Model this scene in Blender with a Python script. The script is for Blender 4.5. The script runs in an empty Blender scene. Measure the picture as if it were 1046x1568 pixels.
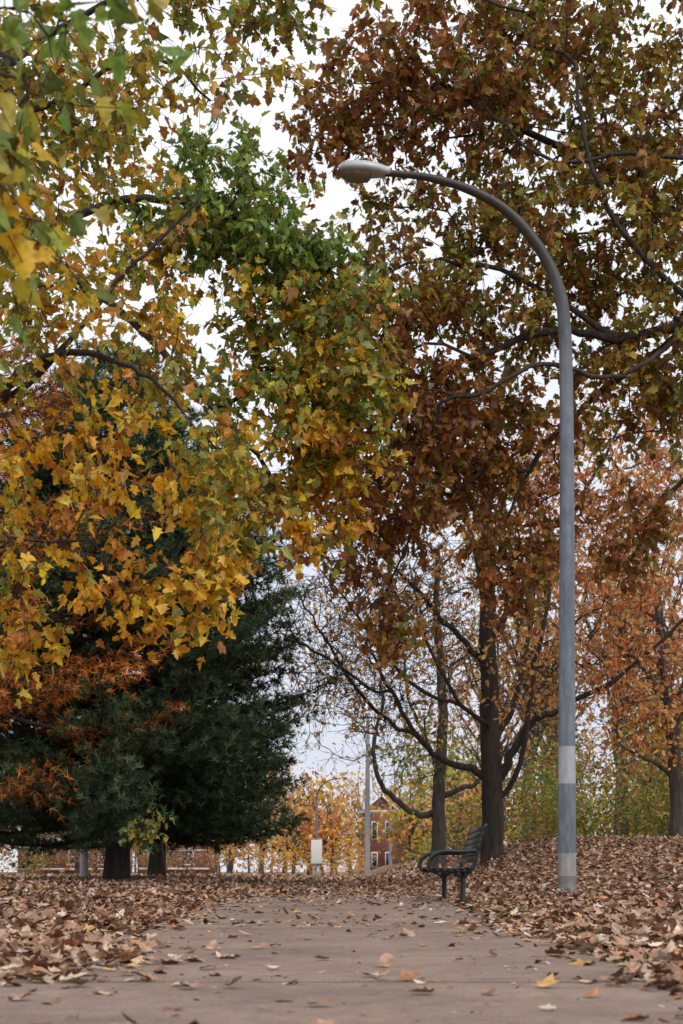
import bpy, math, numpy as np
from mathutils import Vector
rng=np.random.default_rng(11)
scene=bpy.context.scene
scene.view_settings.view_transform='Standard'; scene.view_settings.look='None'; scene.view_settings.exposure=0

# ------------------------------------------------------------------ helpers
def sstep(a,b,x):
    t=np.clip((np.asarray(x,float)-a)/(b-a),0,1); return t*t*(3-2*t)
def terrain(x,y):
    x=np.asarray(x,float); y=np.asarray(y,float)
    z=.15*sstep(8,30,y)+.98*sstep(7,33,y)*sstep(1.5,5.0,x)
    z=z+.08*sstep(-1.55,-3.2,x)+.03*sstep(1.35,2.6,x)
    off=np.maximum(sstep(-1.8,-4,x),sstep(1.8,4,x))
    z=z+off*(.025*np.sin(x*1.3+y*.4)+.025*np.sin(y*.7-x*.5))
    return z
def nrm(v):
    return v/np.maximum(np.linalg.norm(v,axis=-1,keepdims=True),1e-9)
def empty(name,loc=(0,0,0),rot=(0,0,0)):
    e=bpy.data.objects.new(name,None); e.location=loc; e.rotation_euler=rot
    e.empty_display_size=.2
    scene.collection.objects.link(e); return e
def link(ob,parent=None):
    scene.collection.objects.link(ob)
    if parent: ob.parent=parent
    return ob
def mesh_arrays(name,V,loops,starts,mat,col=None,smooth=False,parent=None):
    me=bpy.data.meshes.new(name)
    V=np.asarray(V,np.float32); loops=np.asarray(loops,np.int32); starts=np.asarray(starts,np.int32)
    me.vertices.add(len(V)); me.vertices.foreach_set('co',V.ravel())
    me.loops.add(len(loops)); me.loops.foreach_set('vertex_index',loops)
    me.polygons.add(len(starts)); me.polygons.foreach_set('loop_start',starts)
    me.update(calc_edges=True)
    me.validate()
    if smooth: me.polygons.foreach_set('use_smooth',np.ones(len(me.polygons),bool))
    if col is not None:
        a=me.color_attributes.new('Col','FLOAT_COLOR','POINT')
        c=np.ones((len(V),4),np.float32); c[:,:3]=col
        a.data.foreach_set('color',c.ravel())
    me.materials.append(mat)
    return link(bpy.data.objects.new(name,me),parent)
def quads(name,V,F,mat,**k):
    F=np.asarray(F,np.int32); return mesh_arrays(name,V,F.ravel(),np.arange(len(F))*F.shape[1],mat,**k)

class Boxes:
    """collects boxes into a single mesh"""
    def __init__(s): s.V=[];s.F=[]
    def add(s,c,d,rotz=0,roty=0):
        x,y,z=[q/2 for q in d]; n=len(s.V)
        for sx,sy,sz in ((-1,-1,-1),(1,-1,-1),(1,1,-1),(-1,1,-1),(-1,-1,1),(1,-1,1),(1,1,1),(-1,1,1)):
            a,b,e=sx*x,sy*y,sz*z
            a,e=a*math.cos(roty)+e*math.sin(roty),-a*math.sin(roty)+e*math.cos(roty)
            a,b=a*math.cos(rotz)-b*math.sin(rotz),a*math.sin(rotz)+b*math.cos(rotz)
            s.V.append((c[0]+a,c[1]+b,c[2]+e))
        for f in ((0,3,2,1),(4,5,6,7),(0,1,5,4),(1,2,6,5),(2,3,7,6),(3,0,4,7)): s.F.append([n+i for i in f])
    def build(s,name,mat,parent=None,bevel=0):
        o=quads(name,s.V,s.F,mat,parent=parent)
        if bevel:
            m=o.modifiers.new('b','BEVEL'); m.width=bevel; m.segments=2
        return o

def catmull(P,n=8):
    P=np.asarray(P,float); Q=np.vstack([2*P[0]-P[1],P,2*P[-1]-P[-2]]); out=[]
    for i in range(1,len(Q)-2):
        p0,p1,p2,p3=Q[i-1:i+3]
        for t in np.linspace(0,1,n,endpoint=False):
            out.append(.5*((2*p1)+(-p0+p2)*t+(2*p0-5*p1+4*p2-p3)*t*t+(-p0+3*p1-3*p2+p3)*t**3))
    out.append(P[-1]); return np.array(out)

class Tubes:
    def __init__(s): s.V=[];s.F=[];s.n=0
    def tube(s,P,R,sides=6,cap=False,lump=0):
        P=np.asarray(P,float); R=np.broadcast_to(np.asarray(R,float),(len(P),))
        T=np.gradient(P,axis=0); T=nrm(T)
        a=np.array([0,1.,0]) if abs(T[0][1])<.9 else np.array([1.,0,0])
        u=np.cross(T[0],a); u/=np.linalg.norm(u); U=[u]
        for t in T[1:]:
            u=u-t*np.dot(u,t); u=u/max(np.linalg.norm(u),1e-9); U.append(u)
        U=np.array(U); W=np.cross(T,U)
        an=np.linspace(0,2*math.pi,sides,endpoint=False)
        rr=R[:,None]*np.ones(sides)
        if lump: rr=rr*(1+lump*np.sin(an*3+P[:,2:3]*.7)+lump*.6*np.sin(an*5-P[:,2:3]*1.3))
        ring=P[:,None]+rr[...,None]*(np.cos(an)[None,:,None]*U[:,None]+np.sin(an)[None,:,None]*W[:,None])
        m=len(P); s.V.append(ring.reshape(-1,3))
        i=np.arange(m-1)[:,None]*sides; j=np.arange(sides)[None]; k=(j+1)%sides
        F=np.stack([i+j,i+k,i+sides+k,i+sides+j],-1).reshape(-1,4)+s.n
        s.F.append(F); s.n+=m*sides
        if cap:
            for e,b in ((0,P[0]),(m-1,P[-1])):
                s.V.append(b[None]); idx=s.n; s.n+=1
                b0=idx-m*sides-(0 if e==0 else 1)
                rr=b0+e*sides+np.arange(sides)
                s.F.append(np.stack([rr,np.roll(rr,-1),np.full(sides,idx),np.full(sides,idx)],-1))
    def prisms(s,A,B,ra,rb):
        A=np.asarray(A);B=np.asarray(B);N=len(A)
        if N==0:return
        T=nrm(B-A); ref=np.where(np.abs(T[:,2:3])<.9,np.array([[0,0,1.]]),np.array([[1.,0,0]]))
        U=nrm(np.cross(T,ref)); W=np.cross(T,U); an=np.array([0,2.094,4.189])
        c=np.cos(an)[None,:,None]*U[:,None]+np.sin(an)[None,:,None]*W[:,None]
        V=np.concatenate([A[:,None]+c*ra,B[:,None]+c*rb],1).reshape(-1,3)
        f=np.array([[0,1,4,3],[1,2,5,4],[2,0,3,5]]); F=(f[None]+np.arange(N)[:,None,None]*6).reshape(-1,4)+s.n
        s.V.append(V); s.F.append(F); s.n+=N*6
    def build(s,name,mat,parent=None,smooth=True):
        F=np.concatenate(s.F); V=np.concatenate(s.V)
        tri=F[:,2]==F[:,3]
        loops=np.concatenate([F[~tri].ravel(),F[tri][:,:3].ravel()])
        nq=(~tri).sum(); nt=tri.sum()
        st=np.concatenate([np.arange(nq)*4,nq*4+np.arange(nt)*3])
        return mesh_arrays(name,V,loops,st,mat,smooth=smooth,parent=parent)

# ------------------------------------------------------------------ materials
def newmat(name):
    m=bpy.data.materials.new(name); m.use_nodes=True; nt=m.node_tree
    b=nt.nodes['Principled BSDF']; return m,nt,b
def nd(nt,t,**k):
    n=nt.nodes.new(t)
    for a,b in k.items():
        if a in n.inputs: n.inputs[a].default_value=b
        else: setattr(n,a,b)
    return n
def ramp(nt,fac,stops):
    r=nt.nodes.new('ShaderNodeValToRGB'); e=r.color_ramp.elements
    while len(e)<len(stops): e.new(.5)
    for q,(p,c) in zip(e,stops): q.position=p; q.color=(*c,1)
    nt.links.new(fac,r.inputs[0]); return r.outputs[0]
def noise(nt,scale,detail=6,rough=.6,vec=None,dist=0):
    n=nd(nt,'ShaderNodeTexNoise'); n.inputs['Scale'].default_value=scale; n.inputs['Detail'].default_value=detail
    n.inputs['Roughness'].default_value=rough; n.inputs['Distortion'].default_value=dist
    if vec: nt.links.new(vec,n.inputs['Vector'])
    return n.outputs['Fac']
def objco(nt,scale=None):
    t=nt.nodes.new('ShaderNodeTexCoord').outputs['Object']
    if scale:
        m=nt.nodes.new('ShaderNodeMapping'); m.inputs['Scale'].default_value=scale; nt.links.new(t,m.inputs[0]); t=m.outputs[0]
    return t
def bump(nt,b,h,st=.5,dist=.02):
    n=nt.nodes.new('ShaderNodeBump'); n.inputs['Strength'].default_value=st; n.inputs['Distance'].default_value=dist
    nt.links.new(h,n.inputs['Height']); nt.links.new(n.outputs[0],b.inputs['Normal'])
def mix(nt,f,a,b,mode='MIX'):
    n=nt.nodes.new('ShaderNodeMix'); n.data_type='RGBA'; n.blend_type=mode
    for k,v in (('Factor',f),('A',a),('B',b)):
        i=[q for q in n.inputs if q.name==k and (q.type=='RGBA' if k!='Factor' else q.type=='VALUE')][0]
        if isinstance(v,(int,float)): i.default_value=v
        elif isinstance(v,tuple): i.default_value=(*v,1)
        else: nt.links.new(v,i)
    return [o for o in n.outputs if o.type=='RGBA'][0]

def leafmat(name,trans=.4,mott=30,gloss=0):
    m=bpy.data.materials.new(name); m.use_nodes=True; nt=m.node_tree; nt.nodes.remove(nt.nodes['Principled BSDF'])
    out=nt.nodes['Material Output']
    a=nt.nodes.new('ShaderNodeAttribute'); a.attribute_name='Col'
    if mott:
        f=noise(nt,mott,1,.6,objco(nt))
        c=ramp(nt,f,[(.3,(.66,.62,.58)),(.6,(1.1,1.1,1.1))])
        col=mix(nt,1.0,a.outputs['Color'],c,'MULTIPLY')
    else: col=a.outputs['Color']
    d=nt.nodes.new('ShaderNodeBsdfDiffuse'); nt.links.new(col,d.inputs[0]); sh=d.outputs[0]
    if trans:
        t=nt.nodes.new('ShaderNodeBsdfTranslucent'); nt.links.new(col,t.inputs[0])
        s=nt.nodes.new('ShaderNodeMixShader'); s.inputs[0].default_value=trans
        nt.links.new(sh,s.inputs[1]); nt.links.new(t.outputs[0],s.inputs[2]); sh=s.outputs[0]
    if gloss:
        t=nt.nodes.new('ShaderNodeBsdfGlossy'); t.inputs['Roughness'].default_value=.45; t.inputs[0].default_value=(.9,.95,1,1)
        s=nt.nodes.new('ShaderNodeMixShader'); s.inputs[0].default_value=gloss
        nt.links.new(sh,s.inputs[1]); nt.links.new(t.outputs[0],s.inputs[2]); sh=s.outputs[0]
    nt.links.new(sh,out.inputs[0]); return m
M_leaf=leafmat('leaf_autumn',.42,24,.03)
M_litter=leafmat('leaf_litter',0,22,.03)
M_needle=leafmat('pine_needles',0,0)
M_grass=leafmat('grass_blades',0,0)

def barkmat(name,c1,c2,sc=(14,14,2.2)):
    m,nt,b=newmat(name); v=objco(nt,sc)
    f=noise(nt,1.0,6,.65,v,.6); g=noise(nt,.9,2,.5,objco(nt))
    col=ramp(nt,f,[(.3,c1),(.62,c2)]); col=mix(nt,1.0,col,ramp(nt,g,[(.3,(.7,.7,.7)),(.7,(1.15,1.1,1.05))]),'MULTIPLY')
    nt.links.new(col,b.inputs['Base Color']); b.inputs['Roughness'].default_value=.9
    bump(nt,b,f,.9,.05); return m
M_bark=barkmat('bark_dark',(.018,.014,.012),(.07,.055,.046))
M_barkl=barkmat('bark_grey',(.035,.03,.027),(.13,.11,.10))

def plain(name,c,rough=.5,metal=0,var=.2,scale=6):
    m,nt,b=newmat(name); f=noise(nt,scale,6,.65,objco(nt))
    d=tuple(q*(1-var) for q in c); e=tuple(min(q*(1+var),1) for q in c)
    nt.links.new(ramp(nt,f,[(.3,d),(.7,e)]),b.inputs['Base Color'])
    b.inputs['Roughness'].default_value=rough; b.inputs['Metallic'].default_value=metal
    return m

# ground
M_ground,nt,b=newmat('leafy_ground')
v=objco(nt); f=noise(nt,9,6,.75,v); g=noise(nt,.35,4,.6,v); h=noise(nt,40,3,.7,v)
col=ramp(nt,f,[(.3,(.08,.045,.028)),(.45,(.17,.095,.06)),(.58,(.27,.16,.10)),(.72,(.36,.23,.15))])
gr=ramp(nt,h,[(.3,(.03,.045,.012)),(.7,(.11,.13,.04))])
col=mix(nt,ramp(nt,g,[(.52,(0,0,0)),(.66,(.6,.6,.6))]),col,gr)
nt.links.new(col,b.inputs['Base Color']); b.inputs['Roughness'].default_value=.95
bump(nt,b,f,.8,.05)
# path
M_path,nt,b=newmat('aggregate_concrete')
v=objco(nt); f=noise(nt,160,3,.7,v); g=noise(nt,1.1,5,.6,v); h=noise(nt,7,5,.7,v); sp_=noise(nt,60,2,.5,v)
col=ramp(nt,f,[(.3,(.14,.095,.074)),(.5,(.27,.192,.154)),(.7,(.45,.355,.29))])
col=mix(nt,1.0,col,ramp(nt,g,[(.3,(.66,.65,.65)),(.65,(1.08,1.05,1.02))]),'MULTIPLY')
col=mix(nt,1.0,col,ramp(nt,h,[(.3,(.72,.70,.68)),(.6,(1.03,1.03,1.03))]),'MULTIPLY')
col=mix(nt,1.0,col,ramp(nt,sp_,[(.28,(.45,.42,.4)),(.36,(1,1,1))]),'MULTIPLY')
nt.links.new(col,b.inputs['Base Color']); b.inputs['Roughness'].default_value=.85
bump(nt,b,f,.5,.006)

# ------------------------------------------------------------------ ground, path
def geo(a,b,n,first):
    r=1.0
    lo,hi=1.0001,2
    for _ in range(60):
        r=(lo+hi)/2; s=first*(r**n-1)/(r-1)
        if s>b-a: hi=r
        else: lo=r
    return a+first*(r**np.arange(n+1)-1)/(r-1)
xr=np.concatenate([np.arange(0,12,.25),geo(12,1500,34,.5)]); xs=np.concatenate([-xr[:0:-1],xr])
ys=np.concatenate([-geo(4,400,20,.5)[::-1],np.arange(-3.5,45,.35),geo(45,3000,40,.6)])
X,Y=np.meshgrid(xs,ys); Z=terrain(X,Y)
nx=len(xs); i=np.arange(len(ys)-1)[:,None]*nx; j=np.arange(nx-1)[None]
F=np.stack([i+j,i+j+1,i+nx+j+1,i+nx+j],-1).reshape(-1,4)
quads('ground',np.stack([X,Y,Z],-1).reshape(-1,3),F,M_ground,smooth=True)

PV=[];PF=[]
edges=[-6,5.62]+[5.62+5.2*k for k in range(1,18)]
for a,bb in zip(edges[:-1],edges[1:]):
    yy=np.linspace(a+.012,bb-.012,24); xx=np.linspace(-1.5,1.3,8); n0=len(PV)
    for q in yy:
        for p in xx:
            c=-.00012*max(q-20,0)**2
            PV.append((p+c,q,float(terrain(0,q))+.014))
    for r in range(23):
        for c in range(7): PF.append([n0+r*8+c,n0+r*8+c+1,n0+(r+1)*8+c+1,n0+(r+1)*8+c])
quads('path',PV,PF,M_path)

# ------------------------------------------------------------------ leaves
half=np.array([(.16,-.06),(.40,.04),(.27,.20),(.56,.44),(.30,.50),(.24,.74)])
T_maple=np.array([(0,0),*half,(0,1.02),*[(-a,b) for a,b in half[::-1]]])
F_maple=[[0,1,2,3,4,5,6,7],[7,8,9,10,11,12,13,0]]
T_oval=np.array([(0,0),(.3,.25),(.27,.68),(0,1),(-.27,.68),(-.3,.25)]); F_oval=[[0,1,2,3],[3,4,5,0]]
def leaves(name,P,D,Nn,S,C,mat,kind='maple',parent=None,fold=(.1,.5),curl=(-.5,.3)):
    T,Fc=(T_maple,F_maple) if kind=='maple' else (T_oval,F_oval)
    N=len(P); K=len(T); Yv=nrm(D); Zv=Nn-(Nn*Yv).sum(1,keepdims=True)*Yv; Zv=nrm(Zv); Xv=np.cross(Yv,Zv)
    fo=rng.uniform(*fold,N)[:,None]; cu=rng.uniform(*curl,N)[:,None]; tw=rng.normal(0,.25,N)[:,None]
    wx=rng.uniform(.7,1.05,N)[:,None]
    tx=T[None,:,0]*wx*(1+rng.normal(0,.1,(N,K))); ty=T[None,:,1]*(1+rng.normal(0,.06,(N,K)))
    tz=fo*np.abs(tx)+cu*ty**2+tw*tx*ty
    V=P[:,None]+S[:,None,None]*(tx[...,None]*Xv[:,None]+ty[...,None]*Yv[:,None]+tz[...,None]*Zv[:,None])
    L=[];st=[];o=0
    for f in Fc: L+=f; st.append(o); o+=len(f)
    loops=(np.array(L)[None]+np.arange(N)[:,None]*K).ravel(); starts=(np.array(st)[None]+np.arange(N)[:,None]*o).ravel()
    col=np.repeat(C,K,axis=0)
    return mesh_arrays(name,V.reshape(-1,3),loops,starts,mat,col=col,parent=parent)

PAL=dict(
 rust=[((.40,.165,.035),5),((.27,.10,.03),4),((.46,.25,.045),2.4),((.31,.27,.04),2),((.52,.20,.06),1.5)],
 rustolive=[((.38,.165,.035),3),((.38,.32,.04),3.4),((.25,.26,.045),2.2),((.56,.37,.045),2),((.27,.10,.03),2)],
 olive=[((.38,.34,.045),3),((.24,.29,.05),3),((.60,.42,.05),2.5),((.38,.17,.04),1.5)],
 green=[((.24,.36,.065),5),((.36,.44,.08),3),((.52,.44,.07),1.5),((.15,.24,.05),2)],
 greengold=[((.31,.36,.055),3.5),((.56,.48,.055),3),((.78,.48,.035),2.6),((.20,.29,.05),2),((.64,.28,.04),1.4)],
 gold=[((.88,.52,.03),5),((.82,.40,.028),3),((.60,.49,.05),1.6),((.54,.23,.03),1.4),((.36,.37,.05),.8)],
 goldolive=[((.76,.49,.04),3),((.43,.40,.05),3),((.60,.29,.04),1.8),((.28,.31,.05),1.6)],
 coral=[((.92,.38,.14),4),((.92,.52,.20),3),((.76,.25,.08),2),((.82,.56,.24),1)],
 brown=[((.36,.2,.09),3),((.46,.28,.14),2),((.24,.12,.06),2)],
 orange=[((.82,.40,.10),4),((.86,.55,.15),3),((.60,.28,.08),2)],
 yellowgreen=[((.38,.42,.075),4),((.70,.57,.10),3),((.22,.31,.06),3),((.74,.44,.10),1.5)],
 wood=[((.13,.23,.04),4),((.24,.33,.06),2.5),((.50,.42,.07),1.6),((.50,.25,.07),1)],
 thicket=[((.30,.24,.06),3),((.46,.34,.07),3),((.42,.19,.06),2.5),((.22,.27,.06),2)],
)
def palcolors(name,n):
    p=PAL[name]; w=np.array([q[1] for q in p],float); w/=w.sum(); c=np.array([q[0] for q in p])
    return c[rng.choice(len(p),n,p=w)]

class Tree:
    def __init__(s,cap=90000):
        s.P=np.zeros((cap,3)); s.par=np.full(cap,-1); s.L=np.zeros(cap); s.mr=np.zeros(cap); s.n=0
        s.tips=[]; s.tipdir=[]; s.tippal=[]; s.tipk=[]
    def add(s,p,par,mr=0):
        i=s.n; s.P[i]=p; s.par[i]=par; s.mr[i]=mr
        s.L[i]=0 if par<0 else s.L[par]+np.linalg.norm(s.P[par]-p); s.n+=1; return i
    def limb(s,pts,r0,r1,root=False,jit=.02,sub=5):
        C=catmull(pts,sub); par=-1
        if not root and s.n: par=int(np.argmin(np.linalg.norm(s.P[:s.n]-C[0],axis=1)))
        rr=np.linspace(r0,r1,len(C))
        for k,(c,r) in enumerate(zip(C,rr)):
            if k==0 and par>=0: continue
            par=s.add(c+(rng.normal(0,jit,3) if k else 0),par,r)
    def grow(s,T,pal,k=1.0,wt=.2,step=.3,jit=.03,lift=.08):
        T=np.asarray(T); d0=np.array([np.linalg.norm(s.P[:s.n]-p,axis=1).min() for p in T])
        for q in np.argsort(d0):
            p=T[q]; d=np.linalg.norm(s.P[:s.n]-p,axis=1); i=int(np.argmin(d+wt*s.L[:s.n])); ln=d[i]
            a=s.P[i]; pd=a-s.P[s.par[i]] if s.par[i]>=0 else np.array([0,0,1.]); pd=pd/max(np.linalg.norm(pd),1e-6)
            c=a+pd*ln*.35+(p-a)*.2+np.array([0,0,lift*ln])+rng.normal(0,.06*ln,3)
            m=max(2,int(ln/step)); par=i
            for t in np.linspace(0,1,m+1)[1:]:
                w=(1-t)**2*a+2*t*(1-t)*c+t*t*p
                par=s.add(w+(rng.normal(0,jit,3) if t<1 else 0),par)
            s.tips.append(p.copy()); dd=s.P[par]-s.P[s.par[par]]; s.tipdir.append(dd/max(np.linalg.norm(dd),1e-6)); s.tippal.append(pal); s.tipk.append(k)
    def wood(s,tb,rtip=.007,ex=2.25):
        n=s.n; w=np.zeros(n); kids=[[] for _ in range(n)]
        for i in range(n-1,-1,-1):
            if not kids[i]: w[i]=max(w[i],rtip**ex)
            if s.par[i]>=0: w[s.par[i]]+=w[i]; kids[s.par[i]].append(i)
        r=np.maximum(w**(1/ex),s.mr[:n])
        for i in range(n):
            if s.par[i]>=0: r[i]=min(r[i],r[s.par[i]])
        done=[i for i in range(n) if s.par[i]<0]; stack=list(done)
        while stack:
            i=stack.pop(); ch=[i]; pre=s.par[i]
            cur=i
            while kids[cur]:
                ks=sorted(kids[cur],key=lambda q:-r[q]); ch.append(ks[0]); stack+=ks[1:]; cur=ks[0]
            P=s.P[ch]; R=r[ch]
            if pre>=0: P=np.vstack([s.P[pre],P]); R=np.concatenate([[min(r[pre],R[0]*1.15)],R])
            if len(P)<2: continue
            big=R.max(); tb.tube(P,R,14 if big>.12 else 7 if big>.03 else 4,lump=.05 if big>.12 else 0)

def blob(c,r,n,holes=False,th=-.75):
    u=nrm(rng.normal(size=(n,3)))*rng.uniform(0,1,(n,1))**(1/2.4)*rng.uniform(.85,1.2,(n,1)); P=np.array(c)+u*np.array(r)
    if holes:
        x,y,z=P.T; f=np.sin(3.1*x+1.3*z+.6*y)+np.sin(2.7*z-1.9*x+1.1*y)+np.sin(1.3*x+3.7*z+2)
        P=P[f>th]
    return P

def crown(tree,tb,size=.14,ntw=(3,5),nl=(4,7),tlen=(.2,.5),droop=-.25,kind='maple',rt=.005,sizevar=.3):
    """twigs + leaves at every tip; returns leaf arrays"""
    Ps=[];Ds=[];Cs=[]; A=[];B=[]
    for p,d,pal,k in zip(tree.tips,tree.tipdir,tree.tippal,tree.tipk):
        n=rng.integers(*ntw,endpoint=True); cc=palcolors(pal,1)[0]
        for _ in range(n):
            dr=rng.normal(size=3)*.8+d*.7; dr[2]+=droop; dr/=np.linalg.norm(dr); L=rng.uniform(*tlen)
            mid=p+dr*L*.5+rng.normal(0,.07*L,3); dr2=dr+rng.normal(0,.25,3)+np.array([0,0,droop*.4]); dr2/=np.linalg.norm(dr2); e=mid+dr2*L*.5
            A+=[p,mid];B+=[mid,e]
            m=int(rng.integers(*nl,endpoint=True)*k+rng.random())
            if m<=0: continue
            t=rng.uniform(.05,1.08,(m,1)); base=np.where(t<.5,p+(mid-p)*t*2,mid+(e-mid)*(t-.5)*2)
            Ps.append(base+rng.normal(0,.04,(m,3)))
            Ds.append(dr*.5+rng.normal(size=(m,3))*.6+np.array([0,0,-.55]))
            c=palcolors(pal,m); use=rng.random(m)<.5; c[use]=cc; Cs.append(c)
    if A: tb.prisms(np.array(A),np.array(B),rt,rt*.7)
    P=np.concatenate(Ps);D=np.concatenate(Ds);C=np.concatenate(Cs)
    N=len(P); C=C*rng.uniform(.55,1.25,(N,1))*rng.uniform(.9,1.1,(N,3))
    Nn=rng.normal(size=(N,3))*.8+np.array([0,-.2,.6])
    S=size*rng.uniform(1-sizevar,1+sizevar,N)
    return P,D,Nn,S,np.clip(C,0,.9)
def make_tree(name,tree,rtip=.007,bark=M_bark,base=(0,0,0),**kw):
    e=empty(name,base); tb=Tubes(); tree.wood(tb,rtip); kind=kw.get('kind','maple')
    L=crown(tree,tb,**kw)
    off=np.array(base)
    tb.V=[v-off for v in tb.V]
    tb.build('trunk_and_branches',bark,e)
    leaves('foliage',L[0]-off,*L[1:],M_leaf,kind,e)
    return len(L[0])
def g(x,y,dz=0): return (x,y,float(terrain(x,y))+dz)
cnt={}

# ---- right overhanging tree (trunk just outside the frame)
t=Tree()
t.limb([g(8.3,22.5,-.2),(8.2,22.5,4),(7.9,22.6,8),(7.4,22.5,12),(7.2,22.5,16)],.42,.1,root=True)
t.limb([(8.0,22.6,7.2),(6.6,22.6,8.3),(5.4,22.3,8.95),(4.3,22.2,8.75),(3.3,22.2,8.9),(2.0,22,8.4)],.12,.03)
t.limb([(5.4,22.3,8.95),(4.5,22.6,8.35),(3.8,22.7,7.8),(3.2,22.7,7.2),(2.7,22.7,6.3)],.07,.022)
t.limb([(7.9,22.6,8.5),(6.4,23,10.2),(4.9,23.2,11.6),(3,23,12.4),(1.4,22.8,13.2)],.09,.02)
t.limb([(7.6,22.5,11),(6,21.8,13),(4.2,21.6,14.5)],.07,.02)
t.limb([(7.95,22.6,6.8),(6.8,23.2,7.2),(5.6,23.4,6.9),(4.9,23.4,6.1)],.08,.022)
t.limb([(4.3,22.2,8.75),(2.8,22.2,9.7),(1.3,22.2,10.0),(.4,22.2,9.6)],.045,.015)
t.limb([(7.7,22.3,9.8),(6,21.4,10.9),(4.6,21.3,11.2),(3.2,21.3,11.1),(2.3,21.4,11.8),(1.9,21.4,12.8)],.045,.015)
t.limb([(6.6,22.6,8.3),(5.2,21.6,9.2),(4.3,21.4,10.0),(3.7,21.3,11.2),(3.5,21.4,12.6)],.04,.014)
t.limb([(5.4,22.3,8.95),(4.6,21.3,8.1),(3.9,21.2,7.8),(3.0,21.1,8.0),(2.0,21,7.5),(1.1,21,7.6)],.04,.012)
for c,r,n,p in [((3.9,22.6,13.2),(2.7,2.0,2.1),300,'rustolive'),((1.4,22.6,12.9),(1.75,1.6,1.6),165,'rust'),
    ((4.6,22.6,10.4),(2.6,2.0,1.7),240,'rustolive'),((1.9,22.6,9.9),(2.0,1.8,1.7),190,'rustolive'),
    ((.9,22.1,7.9),(1.6,1.5,1.6),165,'rust'),((2.3,23,7.2),(1.5,1.5,1.4),130,'rust'),
    ((.6,22,5.9),(1.2,1.3,.9),70,'rust'),((.75,22,4.4),(.4,.5,.75),15,'rust'),
    ((4.7,23,8.2),(1.8,1.5,1.0),90,'rustolive'),((2.8,22,5.3),(.9,1,.7),42,'rust'),((4.9,23,6.0),(1.2,1.2,.7),34,'rust'),
    ((-.1,22.4,12.4),(1.0,.9,1.0),42,'rust'),
    ((7.8,22.5,13),(2.2,2.3,2.3),60,'rustolive'),((8.2,22.5,9),(2.0,2.2,1.8),36,'olive')]:
    t.grow(blob(c,r,n,True,-1.15),p)
cnt['A']=make_tree('oak_tree',t,rtip=.0072,size=.126,base=g(8.3,22.5),ntw=(3,5),nl=(4,8),tlen=(.25,.6),rt=.005)

# ---- centre-left green / gold tree
t=Tree()
t.limb([g(-8.8,20.5,-.2),(-8.6,20.4,3),(-8.3,20.3,6.5),(-7.8,20.2,10),(-7.5,20,14)],.36,.1,root=True)
t.limb([(-8.4,20.3,6),(-6.5,20,8),(-4.6,19.8,9.2),(-3,19.6,9.7),(-1.6,19.5,9.5),(-.4,19.4,8.6)],.09,.022)
t.limb([(-8,20.3,8),(-6,20,10.5),(-4,19.6,12),(-2.2,19.4,12.6),(-.8,19.2,12.4)],.07,.02)
t.limb([(-4.6,19.8,9.2),(-3.2,19.6,8.3),(-2.1,19.5,7.2),(-1.3,19.4,6.3),(-.8,19.4,5.5)],.045,.015)
for c,r,n,p in [((-1.75,19.6,9.7),(1.15,.9,.75),80,'green'),((-.6,19.5,9.0),(.8,.9,.7),60,'green'),
    ((-.5,19.4,7.9),(1.2,.9,1.0),108,'greengold'),((.25,19.4,7.4),(.7,.7,1.0),54,'greengold'),
    ((-.9,19.5,6.6),(1.1,.9,.95),68,'greengold'),((-.3,19.4,5.8),(.9,.7,.85),58,'gold'),((-1.6,19.5,5.4),(.6,.6,.9),24,'goldolive'),
    ((-2.4,19.5,8.0),(1.1,1,1.3),52,'goldolive'),((-1.3,19.2,12.5),(1.6,1,.6),60,'olive'),((-1.3,19.3,11.4),(.35,.5,.6),6,'olive'),
    ((-3.6,19.7,10.6),(1.3,1,1.3),34,'goldolive'),((-6,20,10),(2,2,2.5),60,'greengold')]:
    t.grow(blob(c,r,n,True,-.9),p)
cnt['B']=make_tree('maple_tree',t,size=.125,base=g(-8.8,20.5),ntw=(3,5),nl=(5,8),tlen=(.25,.6),droop=-.35,rt=.0045)

# ---- left gold tree (closer), one bough reaching over the camera
t=Tree()
t.limb([g(-5.8,12.6,-.2),(-5.7,12.6,2),(-5.4,12.7,4.2),(-5.2,12.6,6.5),(-5,12.4,10)],.3,.08,root=True)
t.limb([(-5.5,12.7,3.4),(-4.2,13,4.0),(-3.15,13,4.78),(-2.9,13,5.05),(-2.47,13,5.2),(-2.1,13,5.12),(-1.75,13,4.96),(-1.2,13,4.4)],.06,.012,jit=.012)
t.limb([(-5.4,12.7,4.2),(-4,13,4.4),(-2.9,13.1,4.95),(-2.3,13.1,5.6),(-1.9,13,6.0),(-1.3,13,6.6)],.045,.012,jit=.012)
t.limb([(-5.2,12.6,6.2),(-4,13,7.0),(-2.8,13,7.4),(-1.8,13,7.9),(-1.2,13,7.5)],.045,.01,jit=.012)
t.limb([(-5.5,12.7,3.8),(-4,9.5,4.6),(-2.4,6.8,4.3),(-1.6,5.4,3.75),(-1.15,5,3.3)],.05,.006,jit=.012)
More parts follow.
